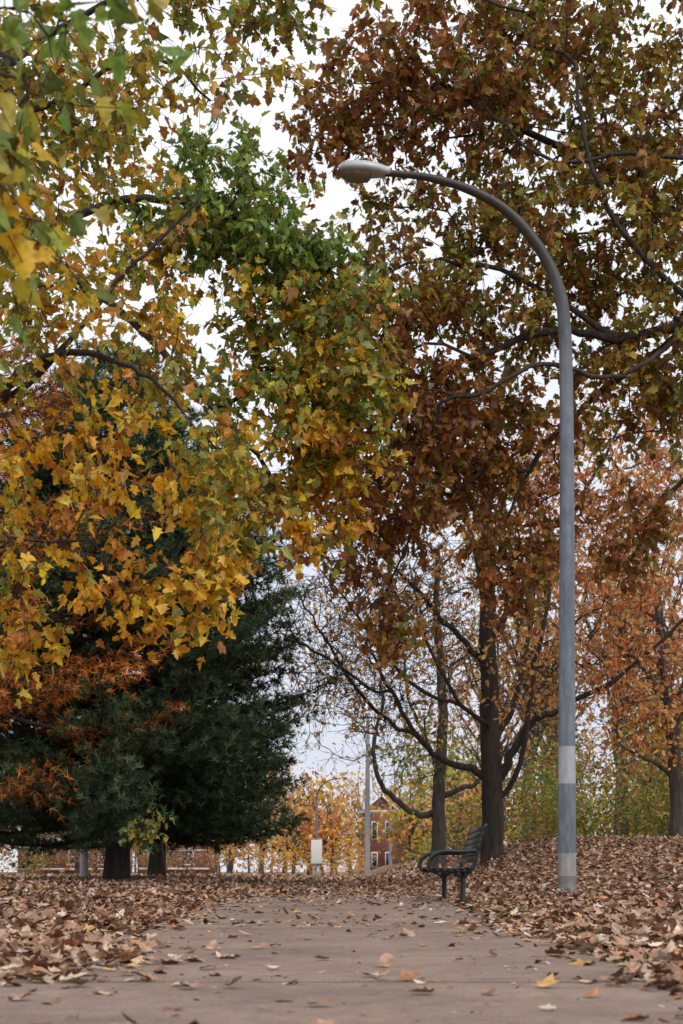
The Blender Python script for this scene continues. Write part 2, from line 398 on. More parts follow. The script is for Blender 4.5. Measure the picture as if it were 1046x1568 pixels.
for c,r,n,p,k in [((-2.7,13,7.7),(1.15,.9,1.0),58,'olive',.9),((-2.9,13,6.3),(1.1,.9,.8),52,'goldolive',.9),
    ((-1.9,13,6.5),(.85,.8,.85),26,'goldolive',.8),((-2.5,13,5.2),(1.1,.9,.65),28,'goldolive',.8),
    ((-2.1,13,4.4),(.95,.8,.55),26,'gold',.8),((-2.9,13,3.8),(.8,.7,.65),26,'gold',.85),((-2.95,13,2.85),(.45,.5,.5),14,'gold',.85),
    ((-2.15,13,3.2),(.45,.5,.8),16,'gold',.85),((-1.35,13,3.1),(.36,.45,.85),17,'gold',.9),((-1.1,13,4.1),(.45,.5,.6),16,'goldolive',.9),
    ((-1.4,13,7.9),(.9,.8,.5),14,'olive',.8),((-4.8,12.8,6),(1.3,1.5,2.4),70,'goldolive',1)]:
    t.grow(blob(c,r,n,n>20),p,k,step=.22,jit=.02,lift=.12)
t.grow(blob((-1.24,5,2.98),(.24,.25,.45),14),'greengold',.55,step=.15,jit=.01)
t.grow(blob((-.85,5.2,3.68),(.42,.25,.10),6),'green',.5,step=.15,jit=.01)
cnt['C']=make_tree('maple_tree',t,rtip=.0038,size=.105,base=g(-5.8,12.6),ntw=(3,5),nl=(4,7),tlen=(.2,.5),droop=-.5,rt=.003)

# ---- big nearly bare tree in the middle distance
t=Tree()
t.limb([g(3.32,31,-.15),(3.3,31,1.3),(3.26,31,3.1),(3.2,31,5.5),(3.16,31,7.4),(3.25,31,9.5),(3.6,31,11.5)],.29,.07,root=True,jit=.015)
for pts,a,b in [([(3.15,31,2.5),(2.8,31,2.72),(2.23,30.9,2.87),(1.66,30.8,3.37),(1.1,30.7,4.3),(.5,30.6,5.4)],.10,.025),
    ([(3.4,31,2.3),(3.75,30.8,3.1),(4.1,30.7,3.7),(4.7,30.6,3.95),(6.1,30.5,4.75),(7.5,30.4,6)],.11,.03),
    ([(3.2,31,4.9),(2.6,31.2,5.6),(1.8,31.3,6.5),(1.1,31.2,7.2),(.2,31,7.9)],.08,.02),
    ([(3.2,31,5.4),(3.9,31.2,6.5),(4.6,31.3,7.3),(5.4,31.2,8.9),(6.2,31,10.4)],.09,.025),
    ([(3.2,31,5.8),(2.9,30.6,7.2),(2.5,30.3,8.7),(2.2,30,10.4)],.08,.025),
    ([(3.3,31,3.6),(2.5,30,4.0),(1.8,29.6,5.2),(1.5,29.4,6.4)],.06,.016),
    ([(1.66,30.8,3.37),(1.0,30.9,3.75),(.3,31,4.5),(-.4,31,5.6),(-1.0,31,6.6)],.04,.014),
    ([(2.5,30,4.0),(1.6,30,4.3),(.8,30,5.2),(.1,30,6.2),(-.8,30,7.2)],.04,.014),
    ([(1.1,30.7,4.3),(.6,30.6,4.4),(-.1,30.6,4.9),(-.9,30.6,5.4),(-1.3,30.6,6)],.03,.012),
    ([(3.3,31,3.2),(3.95,32,4.4),(4.4,33,6.3),(4.7,33.4,8)],.08,.025),
    ([(3.5,31,2.0),(3.9,30.6,3.0),(4.1,30.5,4.6),(4.4,30.4,6.2),(4.3,30.3,8)],.07,.025)]:
    t.limb(pts,a,b,jit=.02)
t.grow(blob((.8,30.8,5.5),(2.6,1.8,2.2),520),'orange',.09,wt=.07,step=.3,jit=.035)
t.grow(blob((2.6,31,8.3),(2.6,2.2,2.4),170),'orange',.35,wt=.1,step=.35,jit=.04)
t.grow(blob((4.2,31,4.9),(1.8,2,1.6),130),'orange',.3,wt=.1,step=.35,jit=.04)
t.grow(blob((6.4,31.2,8.4),(2.2,2.2,3.0),250),'coral',1.1,wt=.12,step=.4,jit=.05)
t.grow(blob((4.4,31.6,9.3),(1.2,1.4,1.6),60),'coral',1.0,wt=.12,step=.4,jit=.05)
t.grow(blob((6.6,31,5.2),(1.8,1.8,1.3),60),'coral',.8,wt=.12,step=.4,jit=.05)
cnt['E']=make_tree('bare_shade_tree',t,rtip=.0075,size=.125,base=g(3.32,31),ntw=(3,5),nl=(3,6),tlen=(.2,.65),droop=.0,rt=.0065,kind='oval')

# ---- second tree behind with the curling low limb
t=Tree()
t.limb([g(2.87,42,-.15),(2.88,42,1.6),(2.9,42,3.2),(3.0,42,5.5),(2.8,42,8),(2.9,42,10)],.25,.07,root=True,jit=.02)
t.limb([(2.85,42,2.2),(2.3,42,2.15),(1.7,42,2.5),(1.1,42,3.2),(.95,42,4.2),(1.2,42,5.4),(1.1,42,6.8)],.11,.035)
t.limb([(2.9,42,2.6),(3.5,42,2.9),(4.0,42,3.1),(4.3,42,3.9),(4.6,42,5.6)],.10,.035)
t.limb([(2.9,42,3.3),(2.5,42,4.4),(2.0,42,5.6),(1.8,42,7.4)],.08,.025)
t.grow(blob((1.0,42,6.6),(3.0,2.4,3.0),320),'orange',.2,wt=.08,step=.4,jit=.05)
t.grow(blob((4.5,42,7.0),(2.6,2.4,3),150),'coral',.7,wt=.1,step=.5,jit=.05)
t.grow(blob((2.4,42,4.0),(1.8,1.5,1.1),50),'yellowgreen',.7,wt=.1,step=.5,jit=.05)
cnt['F']=make_tree('bare_shade_tree',t,rtip=.008,bark=M_barkl,size=.14,base=g(2.87,42),ntw=(3,5),nl=(3,5),tlen=(.3,.8),droop=.0,rt=.007,kind='oval')

# ---- right edge tree
t=Tree()
t.limb([g(9.0,38,-.15),(8.95,38,2.4),(8.8,38,4.5),(8.5,38,7),(8.3,38,10)],.24,.07,root=True)
t.limb([(8.95,38,2.9),(8.3,38,3.4),(7.6,38,3.7)],.08,.03)
t.limb([(8.8,38,4),(9.8,38,6),(10.5,38,8)],.1,.03); t.limb([(8.7,38,5),(7.6,38,6.6),(6.8,38,8.5)],.09,.03)
t.grow(blob((8.0,38,7.4),(2.8,2.5,3.6),260),'coral',1.0,wt=.12,step=.5,jit=.05)
t.grow(blob((8.6,38,4.4),(2.8,2,1.6),80),'orange',.8,wt=.12,step=.5,jit=.05)
cnt['G']=make_tree('shade_tree',t,rtip=.008,bark=M_barkl,size=.145,base=g(9.0,38),ntw=(3,5),nl=(3,6),tlen=(.3,.8),droop=.0,rt=.007,kind='oval')

# ---- sapling by the pine
t=Tree()
t.limb([g(-3.2,26,-.05),(-3.25,26,.6),(-3.35,26,1.1),(-3.7,26,1.5)],.02,.008,root=True,jit=.01)
t.grow(blob((-3.5,26,1.3),(.4,.3,.3),16),'yellowgreen',.8,step=.2,jit=.02)
make_tree('sapling',t,rtip=.004,size=.10,base=g(-3.2,26),ntw=(2,3),nl=(3,5),tlen=(.1,.25))

# ------------------------------------------------------------------ conifers
def conifer(name,bx,by,H,zs,Rs,z0,mat,base_cols,ntuft=12,nl=.15,nw=.016,dz=.36,nb=7,droop=.12,spray=.17,seed=1,r0=.27,lean=(0,0),keep=.94,upn=.1,zmin=.45,lr=(.6,1.12)):
    e=empty(name,g(bx,by)); off=np.array(g(bx,by)); tb=Tubes()
    zz=np.linspace(-.2,H,26); px=bx+lean[0]*zz/H+.05*np.sin(zz*.8)
    tb.tube(np.stack([px,np.full(26,by),zz+off[2]],1)-off,np.interp(zz,[-.2,.4,H],[r0*1.25,r0,.03]),14,lump=.06)
    Q=[];QD=[];A=[];B=[];QC=[]
    z=z0
    while z<H-.1:
        R=np.interp(z,zs,Rs); k=nb if z<H*.8 else 5; a0=rng.uniform(0,6.28)
        for b_ in range(k):
            az=a0+b_*2*math.pi/k+rng.normal(0,.3); L=R*rng.uniform(*lr)
            if rng.random()>keep: continue
            z1=z+rng.uniform(-.25,.25)+off[2]; bc=rng.uniform(.7,1.3)
            o=np.array([math.cos(az),math.sin(az),0]); s=np.array([-o[1],o[0],0])
            tt=np.linspace(0,1,9); frac=z/H
            up=(-droop*L*(1-frac)*1.5)*np.sin(tt*1.9)+.14*L*tt**3+.25*frac*L*tt
            P=np.array([bx+lean[0]*frac,by,z1])+o*(tt*L)[:,None]+np.array([0,0,1])*up[:,None]+s*(.1*L*np.sin(tt*3+az))[:,None]
            P[:,2]=np.maximum(P[:,2],off[2]+zmin)
            tb.tube(P-off,np.linspace(.04*L/3+.012,.006,9),5)
            d=.3*L if L>1.5 else .2
            while d<L:
                f=d/L; p=np.array([np.interp(f,tt,P[:,c]) for c in range(3)])
                bl=min(.95,.32+.5*(L-d))*rng.uniform(.65,1.15)
                for sg in (-1,1):
                    dr=o*.75+s*sg*.8+np.array([0,0,rng.normal(.08,.32)]); dr/=np.linalg.norm(dr)
                    A.append(p);B.append(p+dr*bl)
                    m=max(2,int(bl/spray)); ts=(np.arange(m)+rng.uniform(.2,1))/m
                    for t_ in ts:
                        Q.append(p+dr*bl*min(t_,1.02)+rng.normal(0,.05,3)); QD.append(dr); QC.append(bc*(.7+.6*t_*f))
                d+=rng.uniform(.14,.25)
            Q.append(P[-1]);QD.append(o);QC.append(bc)
        z+=dz*rng.uniform(.75,1.25)*(1 if z<H*.7 else .7)
    tb.prisms(np.array(A)-off,np.array(B)-off,.008,.004)
    tb.build('trunk_and_branches',M_bark,e)
    Q=np.array(Q)-off; QD=np.array(QD); N=len(Q)
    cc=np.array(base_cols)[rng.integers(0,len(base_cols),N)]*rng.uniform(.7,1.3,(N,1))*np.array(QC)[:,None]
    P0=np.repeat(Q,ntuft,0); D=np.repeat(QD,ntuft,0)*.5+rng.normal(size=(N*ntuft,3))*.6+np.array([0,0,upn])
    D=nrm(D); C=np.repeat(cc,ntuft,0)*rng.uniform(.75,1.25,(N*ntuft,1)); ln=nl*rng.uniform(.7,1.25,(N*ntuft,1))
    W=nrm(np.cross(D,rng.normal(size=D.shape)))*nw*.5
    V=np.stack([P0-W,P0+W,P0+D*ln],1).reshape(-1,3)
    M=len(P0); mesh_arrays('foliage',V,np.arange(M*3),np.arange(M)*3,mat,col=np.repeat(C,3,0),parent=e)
    return M
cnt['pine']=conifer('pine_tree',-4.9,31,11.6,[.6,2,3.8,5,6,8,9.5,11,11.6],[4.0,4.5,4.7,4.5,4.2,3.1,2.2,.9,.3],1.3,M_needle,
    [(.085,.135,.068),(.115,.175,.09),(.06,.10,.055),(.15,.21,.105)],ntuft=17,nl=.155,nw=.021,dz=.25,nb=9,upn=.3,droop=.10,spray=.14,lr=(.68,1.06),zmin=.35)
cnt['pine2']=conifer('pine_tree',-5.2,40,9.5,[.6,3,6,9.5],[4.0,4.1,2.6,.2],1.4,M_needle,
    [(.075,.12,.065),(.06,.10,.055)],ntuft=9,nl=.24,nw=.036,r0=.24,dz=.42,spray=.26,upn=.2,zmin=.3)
cnt['cyp']=conifer('bald_cypress_tree',-7.0,27.4,11.5,[1,3,5,8,11.5],[3.2,3.7,3.9,3.0,.2],2.3,M_needle,
    [(.56,.19,.045),(.44,.14,.035),(.66,.28,.065)],ntuft=10,nl=.15,nw=.022,dz=.5,nb=6,droop=.2,spray=.2,keep=.72,upn=-.2)

# ------------------------------------------------------------------ background woods & distant trees
def mass(name,blobs,size,bark=M_barkl,kind='oval'):
    """blobs: (cx,cy,cz,rx,ry,rz,n,pal,trunk?)"""
    e=empty(name); tb=Tubes(); Ps=[];Cs=[]
    for cx,cy,cz,rx,ry,rz,n,pal,tr in blobs:
        gz=float(terrain(cx,cy))
        m=max(6,n//22); sub=np.array([cx,cy,cz])+nrm(rng.normal(size=(m,3)))*rng.uniform(.3,1.05,(m,1))*np.array([rx,ry,rz])
        if tr:
            P=np.array([(cx,cy,gz-.2),(cx+rng.normal(0,.15),cy,gz+(cz-gz)*.5),(cx+rng.normal(0,.3),cy,cz+rz*.6)])
            tb.tube(catmull(P,4),np.linspace(.03*cz+.05,.03,9),7)
            q=np.array([cx,cy,0])[None]*np.ones((m,3)); q[:,2]=gz+(sub[:,2]-gz)*.6
            mid=(q+sub)/2+rng.normal(0,.15*rx,(m,3))
            for a,c_,b_ in zip(q,mid,sub):
                if b_[2]>gz+.5: tb.tube(catmull([a,c_,b_],3),np.linspace(.012*cz,.012,7),4)
        k=rng.integers(0,m,n); sc=.28*min(rx,rz)
        P=sub[k]+rng.normal(size=(n,3))*sc*np.array([1,1,.8])
        ok=P[:,2]>terrain(P[:,0],P[:,1])+.05
        cl=palcolors(pal,m)[k]*rng.uniform(.6,1.25,(m,1))[k]; c=palcolors(pal,n); u=rng.random(n)<.65; c[u]=cl[u]
        Ps.append(P[ok]);Cs.append((c*rng.uniform(.7,1.2,(n,1)))[ok])
    P=np.concatenate(Ps);C=np.clip(np.concatenate(Cs),0,.9);N=len(P)
    if tb.n: tb.build('trunks',bark,e)
    leaves('foliage',P,rng.normal(size=(N,3))+np.array([0,0,-.3]),rng.normal(size=(N,3))+np.array([0,0,.5]),size*rng.uniform(.6,1.3,N),C,M_leaf,kind,e)
    return N
bl=[]
for i in range(44):
    x=rng.uniform(5.5,24); y=rng.uniform(46,60); h=rng.uniform(1.5,6)
    bl.append((x,y,1.2+h*.5,rng.uniform(1.2,2.2),1.5,h*.6,620,rng.choice(['wood','thicket','yellowgreen','wood','thicket']) if h<4 else 'thicket',False))
for x,y,h in [(4.3,47,1.9),(5.4,48,2.8),(6.5,47,3.6),(7.6,48,4.6)]: bl.append((x,y,1+h*.45,1.0,1,h*.6,600,rng.choice(['wood','thicket']),False))
cnt['under']=mass('undergrowth',bl,.14)
bl=[]
for i in range(28):
    x=rng.uniform(7,30); y=rng.uniform(50,68); h=rng.uniform(6,15)
    bl.append((x,y,h*.65+1,rng.uniform(2,3),2.2,h*.42,850,rng.choice(['thicket','orange','goldolive','coral','coral']),True))
cnt['wood']=mass('woodland_trees',bl,.2)
bl=[]
for i in range(140):
    y=rng.uniform(85,150); x=rng.uniform(-.75,.75)*y
    q=x/y
    if .004<q<.050: continue
    h=rng.uniform(5,10) if abs(q+.02)>.05 else rng.uniform(4,7)
    bl.append((x,y,h*.55+.3,rng.uniform(2.2,4.2),3,h*.45,420,rng.choice(['gold','orange','goldolive','brown','thicket','coral']),True))
for x,y,h,r,n,p in [(-5.2,92,7.8,2.5,700,'orange'),(-2.4,104,8.0,2.4,500,'orange'),(-7.5,96,8.5,2.5,500,'orange'),(-.8,120,9,2.6,380,'orange'),(-4.5,112,10.5,2.6,380,'orange'),
        (8.6,120,12.5,3,650,'yellowgreen'),(6.9,95,9.5,2.2,560,'yellowgreen'),(10.5,110,13,3,650,'goldolive'),(1.2,175,13,3.5,360,'orange'),
        (6.5,172,17,4.5,620,'yellowgreen'),(11.5,168,19,4.5,600,'yellowgreen'),(15,165,17,4,500,'goldolive'),(2.5,182,16,4,340,'orange'),(5.6,112,5.0,1.2,200,'orange'),(-4,185,15,5,360,'orange')]:
    bl.append((x,y,h*.55+.2,r,2,h*.44,n,p,True))
for i in range(60):
    y=rng.uniform(190,260); x=rng.uniform(-.7,.7)*y; h=rng.uniform(9,16)
    bl.append((x,y,h*.5,rng.uniform(5,9),5,h*.5,260,rng.choice(['orange','goldolive','brown','thicket']),True))
cnt['far']=mass('distant_trees',bl,.36)
bl=[]
for x,y,h,r,p in [(-2.9,64,1.9,1.5,'orange'),(-4.6,66,2.6,1.8,'orange'),(-.8,78,2.0,1.5,'orange'),(1.1,84,1.8,1.0,'orange'),(-6.5,60,2.0,1.8,'brown'),
                  (-17,64,2.2,1.9,'brown'),(-13.6,62,1.5,1.6,'thicket'),(-10,60,1.7,1.5,'brown'),(-8.5,66,2.2,1.2,'thicket'),(3.9,60,2.2,1.0,'yellowgreen'),(4.9,66,4.2,1.5,'yellowgreen')]:
    bl.append((x,y,h*.55,r,1.5,h*.5,650,p,False))
cnt['shrub']=mass('autumn_shrubs',bl,.12)

# ------------------------------------------------------------------ fallen leaves
LC=np.array([(.38,.23,.155),(.28,.155,.095),(.48,.33,.23),(.17,.09,.055),(.58,.46,.37),(.44,.205,.10),(.60,.36,.13)])
LW=np.array([5,4,4,2.8,2.4,1.6,.5]); LW=LW/LW.sum()
def wob(y,s): return .5*np.sin(y*.9+s)+.3*np.sin(y*2.3+2*s)+.25*np.sin(y*5.1+s*3)
def cover(x,y):
    le=-1.38+.15*wob(y,1.)+.42*np.exp(-((y-6.6)/1.6)**2)
    re=1.22+.13*wob(y,2.4)-.2*np.exp(-((y-5.4)/.7)**2)
    c=np.maximum(sstep(.12,-.4,x-le),sstep(-.12,.4,x-re))
    spill=.10*np.exp(-np.abs(x-le)/.25)+.07*np.exp(-np.abs(x-re)/.2)
    onp=np.where(y<11,.006,.03)+spill+.6*sstep(14,28,y)
    thin=1-.4*np.exp(-((x-1.72)/.25)**2)*sstep(6,8,y)*sstep(14,11,y)
    patch=.78+.22*np.sin(x*1.9+1.5*np.sin(y*.8))*np.sin(y*1.1+x)
    return np.maximum(c*thin*patch,onp)
def litter(name,x0,x1,y0,y1,dens,size,kind,depth,e):
    N=int((x1-x0)*(y1-y0)*dens); x=rng.uniform(x0,x1,N); y=rng.uniform(y0,y1,N); c=cover(x,y)
    k=rng.random(N)<c; x=x[k];y=y[k];c=c[k]; N=len(x)
    patch=.5+.5*np.sin(x*2.1+np.sin(y*1.7))*np.sin(y*1.3+x*.6)
    z=terrain(x,y)+.018+rng.random(N)*depth*c*(.4+patch)
    a=rng.uniform(0,6.283,N); til=np.where(c>.5,.33,.18)
    D=np.stack([np.cos(a),np.sin(a),rng.normal(0,1,N)*til],1)
    Nn=np.stack([rng.normal(0,1,N)*til,rng.normal(0,1,N)*til,np.ones(N)],1)
    C=LC[rng.choice(len(LC),N,p=LW)]*rng.uniform(.7,1.25,(N,1))
    S=size*rng.uniform(.5,1.35,N)
    leaves(name,np.stack([x,y,z],1),D,Nn,S,np.clip(C,0,.8),M_litter,kind,e,fold=(-.1,.6),curl=(-.6,.5))
    return N
e=empty('fallen_leaves')
cnt['l1']=litter('near_leaves',-5.5,5.5,2.8,13,480,.083,'maple',.06,e)
cnt['l2']=litter('mid_leaves',-9,10.5,13,34,230,.085,'oval',.04,e)
cnt['l3']=litter('far_leaves',-22,26,34,85,26,.15,'oval',.04,e)
sp=np.array([(-.06,7.0),(.30,9.2),(.18,9.5),(.42,9.4),(-.62,9.6),(-.55,5.25),(-.42,5.35),(.1,5.9),(.32,5.05),(.75,5.3),(-.3,6.3),(.98,7.3),(-.95,6.4),(.55,6.9),(-.2,12),(-.5,11.5),(.2,13),(.6,11),(-.1,4.6),(-.8,8.2),(.85,4.9)])
N=len(sp); a=rng.uniform(0,6.28,N)
C=LC[rng.choice([0,2,4,5,6],N)]*1.0
leaves('path_leaves',np.column_stack([sp,terrain(0*sp[:,0],sp[:,1])+.022]),np.stack([np.cos(a),np.sin(a),np.zeros(N)],1),
       np.stack([rng.normal(0,.2,N),rng.normal(0,.2,N),np.ones(N)],1),rng.uniform(.06,.1,N),C,M_litter,'maple',e,fold=(.1,.5),curl=(.0,.5))
N=420; x=rng.uniform(-1.4,1.2,N); y=rng.uniform(3.5,14,N); a=rng.uniform(0,6.28,N)
leaves('leaf_fragments',np.stack([x,y,terrain(0*x,y)+.018],1),np.stack([np.cos(a),np.sin(a),np.zeros(N)],1),np.stack([rng.normal(0,.2,N),rng.normal(0,.2,N),np.ones(N)],1),
       rng.uniform(.012,.035,N),LC[rng.choice(len(LC),N,p=LW)],M_litter,'oval',e)
# grass
def blades(name,x,y,h,e):
    N=len(x); P=np.stack([x,y,terrain(x,y)],1); D=nrm(rng.normal(size=(N,3))*.45+np.array([0,0,1])); W=nrm(np.cross(D,rng.normal(size=(N,3))))*.004
    L=h*rng.uniform(.5,1.4,(N,1)); V=np.stack([P-W,P+W,P+D*L],1).reshape(-1,3)
    C=np.array([(.15,.21,.06),(.22,.27,.08),(.32,.29,.14),(.11,.17,.05)])[rng.integers(0,4,N)]*rng.uniform(.7,1.2,(N,1))
    mesh_arrays(name,V,np.arange(N*3),np.arange(N)*3,M_grass,col=np.repeat(C,3,0),parent=e)
e=empty('grass')
N=12000; cx=rng.normal(1.72,.28,N); cy=rng.uniform(5,15,N); k=(np.sin(cy*2.1)+np.sin(cy*4.7+1)+rng.normal(0,.5,N)>.4)&(cx>1.3); blades('verge_right',cx[k],cy[k],.05,e)
N=9000; cx=rng.uniform(-5,-1.5,N); cy=rng.uniform(3,16,N); blades('verge_left',cx,cy,.05,e)
N=26000; cx=rng.uniform(-20,22,N); cy=rng.uniform(16,50,N); k=(cx<-1.7)|(cx>1.6); blades('lawn',cx[k],cy[k],.06,e)
N=1600; cx=rng.uniform(-1.4,1.25,N); k=np.sin(cx*7)+np.sin(cx*17+2)+rng.normal(0,.5,N)>.6; blades('joint_tufts',cx[k],5.62+rng.normal(0,.008,k.sum()),.022,e)

# ------------------------------------------------------------------ street lamp
M_pole,nt,b=newmat('pole_paint_grime_and_arm_shade')
v=objco(nt); sep=nt.nodes.new('ShaderNodeSeparateXYZ'); nt.links.new(v,sep.inputs[0]); f=noise(nt,3,8,.7,objco(nt,(3,3,.8)))
def band(a,bb):
    m=nt.nodes.new('ShaderNodeMath'); m.operation='GREATER_THAN'; nt.links.new(sep.outputs['Z'],m.inputs[0]); m.inputs[1].default_value=a
    n=nt.nodes.new('ShaderNodeMath'); n.operation='LESS_THAN'; nt.links.new(sep.outputs['Z'],n.inputs[0]); n.inputs[1].default_value=bb
    q=nt.nodes.new('ShaderNodeMath'); q.operation='MULTIPLY'; nt.links.new(m.outputs[0],q.inputs[0]); nt.links.new(n.outputs[0],q.inputs[1]); return q.outputs[0]
base=ramp(nt,f,[(.3,(.12,.145,.185)),(.55,(.19,.225,.275)),(.75,(.27,.30,.34))])
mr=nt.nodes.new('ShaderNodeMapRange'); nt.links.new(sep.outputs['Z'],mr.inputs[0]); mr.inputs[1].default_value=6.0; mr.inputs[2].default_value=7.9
base=mix(nt,mr.outputs[0],base,(.045,.036,.03))  # shade on the upper pole and arm painted into the colour as dark brown
base=mix(nt,band(1.36,1.82),base,(.44,.47,.50)); base=mix(nt,band(.22,.5),base,(.36,.37,.36)); base=mix(nt,band(-.5,.22),base,(.22,.22,.21))
grime=ramp(nt,noise(nt,9,5,.7,objco(nt,(2,2,.5))),[(.35,(.72,.70,.68)),(.6,(1,1,1))])
base=mix(nt,1.0,base,grime,'MULTIPLY')
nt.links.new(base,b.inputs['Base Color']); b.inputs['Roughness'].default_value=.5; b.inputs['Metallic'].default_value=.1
M_lens,nt,b=newmat('lamp_lens'); nt.links.new(ramp(nt,noise(nt,8,3,.5,objco(nt)),[(.3,(.10,.085,.05)),(.7,(.17,.15,.10))]),b.inputs['Base Color']); b.inputs['Roughness'].default_value=.2
M_head=plain('lamp_housing',(.42,.46,.48),.45,.2,.15,5)
M_white=plain('white_paint',(.75,.75,.74),.6,0,.06)
def street_lamp(x,y,mirror=1,scale=1.0,rotz=0):
    gx,gy,gz=g(x,y); e=empty('street_lamp',(gx,gy,gz),(0,0,rotz)); e.scale=(mirror*scale,scale,scale)
    pts=[(0,-.1),(0,2),(0,5),(-.01,6.4),(-.03,7.0),(-.08,7.4),(-.23,7.8),(-.49,8.19),(-.83,8.51),(-1.28,8.74),(-1.76,8.87),(-2.25,8.92)]
    P=catmull([(a,0,c) for a,c in pts],8); L=np.concatenate([[0],np.cumsum(np.linalg.norm(np.diff(P,axis=0),axis=1))])/1
    R=np.interp(L/L[-1],[0,.68,.85,1],[.115,.080,.06,.038])
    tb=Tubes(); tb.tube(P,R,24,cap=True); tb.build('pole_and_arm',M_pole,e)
    tb=Tubes(); tb.tube([(0,0,-.1),(0,0,.03),(0,0,.06)],[.15,.15,.12],24,cap=True); tb.build('base_collar',M_pole,e)
    xs=np.array([-2.18,-2.24,-2.34,-2.5,-2.66,-2.78,-2.83]); w=np.array([.045,.075,.12,.155,.16,.13,.07]); top=np.array([.04,.055,.075,.09,.085,.06,.03]); bot=np.array([-.04,-.045,-.045,-.045,-.045,-.04,-.03])
    V=[];F=[]; n=16
    for q in range(7):
        for a in np.linspace(0,2*math.pi,n,endpoint=False):
            ca,sa=math.cos(a),math.sin(a); ca=math.copysign(abs(ca)**.6,ca); s=math.copysign(abs(sa)**.6,sa)
            V.append((xs[q],w[q]*ca,8.93+(top[q] if s>0 else -bot[q])*s+.04*(-2.18-xs[q])))
    for q in range(6):
        for a in range(n): F.append([q*n+a,q*n+(a+1)%n,(q+1)*n+(a+1)%n,(q+1)*n+a])
    L0=[c for f_ in F for c in f_]; st=[i*4 for i in range(len(F))]
    st+= [len(L0)]; L0+=list(range(n)); st+=[len(L0)]; L0+=[6*n+i for i in range(n)][::-1]
    mesh_arrays('housing',V,L0,st,M_head,smooth=True,parent=e)
    V=[];F=[]; xs2=np.array([-2.42,-2.46,-2.58,-2.72,-2.8]); w2=np.array([.09,.12,.135,.12,.08]); d2=np.array([.03,.10,.125,.115,.05])
    for q in range(5):
        for a in np.linspace(math.pi,2*math.pi,9): V.append((xs2[q],w2[q]*math.cos(a),8.905+d2[q]*math.sin(a)+.04*(-2.18-xs2[q])))
    for q in range(4):
        for a in range(8): F.append([q*9+a,q*9+a+1,(q+1)*9+a+1,(q+1)*9+a])
    quads('lens',V,F,M_lens,smooth=True,parent=e)
    return e
street_lamp(2.79,17.6)
street_lamp(-1.6,90,-1,.7)
street_lamp(-2.6,110,1,.5)

M_gpole=plain('grey_pole',(.22,.22,.23),.7,0,.2,3)
for x,y,h,r in [(1.28,70,8.1,.14),(4.3,125,7,.16)]:
    e=empty('utility_pole',g(x,y)); tb=Tubes(); tb.tube([(0,0,-.1),(0,0,h*.5),(.02,0,h)],[r,r*.85,r*.6],12,cap=True); tb.build('pole',M_gpole,e)
    bx=Boxes(); bx.add((0,-.02-r,h*.95),(.5,.05,.06)); bx.add((-.2,-r,h*.95+.08),(.05,.05,.1)); bx.add((.2,-r,h*.95+.08),(.05,.05,.1)); bx.build('crossarm',M_gpole,e)
e=empty('white_sign',g(-1.05,60)); bx=Boxes(); bx.add((0,-.06,1.15),(.46,.03,1.0)); bx.build('panel',M_white,e,.008)
tb=Tubes(); tb.tube([(-.12,0,-.1),(-.12,0,1.7)],.03,8,cap=True); tb.tube([(.12,0,-.1),(.12,0,1.7)],.03,8,cap=True); tb.build('posts',M_gpole,e)
e=empty('concrete_bollard',g(-7.6,42)); tb=Tubes(); tb.tube([(0,0,-.1),(0,0,.75),(0,0,.85)],[.13,.12,.07],12,cap=True); tb.build('post',plain('concrete',(.3,.28,.26),.9),e)

# ------------------------------------------------------------------ bench
M_bench=plain('bench_black_green',(.012,.018,.017),.38,0,.3,12)
e=empty('park_bench',g(1.38,18.2,0),(0,0,math.radians(.5)))
bx=Boxes()
for k in range(6): bx.add((-.25+k*.082,0,.43-.012*math.sin(k/5*math.pi)),(.06,1.82,.022))
bx.build('seat',M_bench,e,.006)
bx=Boxes()
for k in range(6):
    t_=k/5; bx.add((.235+.115*t_,0,.53+.39*t_),(.02,1.82,.062),roty=.28)
for k in range(11): bx.add((.302,-.8+k*.16,.725),(.008,.03,.44),roty=.28)
bx.build('backrest',M_bench,e,.003)
for n_,yy in enumerate((-.86,.86)):
    tb=Tubes()
    tb.tube(catmull([(-.28,yy,.405),(.0,yy,.395),(.19,yy,.41),(.25,yy,.55),(.31,yy,.76),(.375,yy,.97)],6),.024,10,cap=True)
    tb.tube(catmull([(-.28,yy,.405),(-.32,yy,.45),(-.31,yy,.54),(-.22,yy,.61),(-.1,yy,.635),(.08,yy,.63),(.27,yy,.645)],6),.026,10,cap=True)
    tb.build('armrest_frame_%d'%(n_+1),M_bench,e)
    tb=Tubes(); lx=.10-.1*n_
    tb.tube([(lx,yy*.93,-.05),(lx,yy*.93,.41)],.032,12,cap=True); tb.tube([(lx,yy*.93,0),(lx,yy*.93,.035)],[.07,.06],12,cap=True)
    tb.tube(catmull([(lx,yy*.93,.28),(lx-.06,yy*.93,.34),(lx-.18,yy*.93,.395)],4),.016,8); tb.tube(catmull([(lx,yy*.93,.28),(lx+.04,yy*.93,.34),(lx+.1,yy*.93,.395)],4),.016,8)
    tb.build('leg_%d'%(n_+1),M_bench,e)

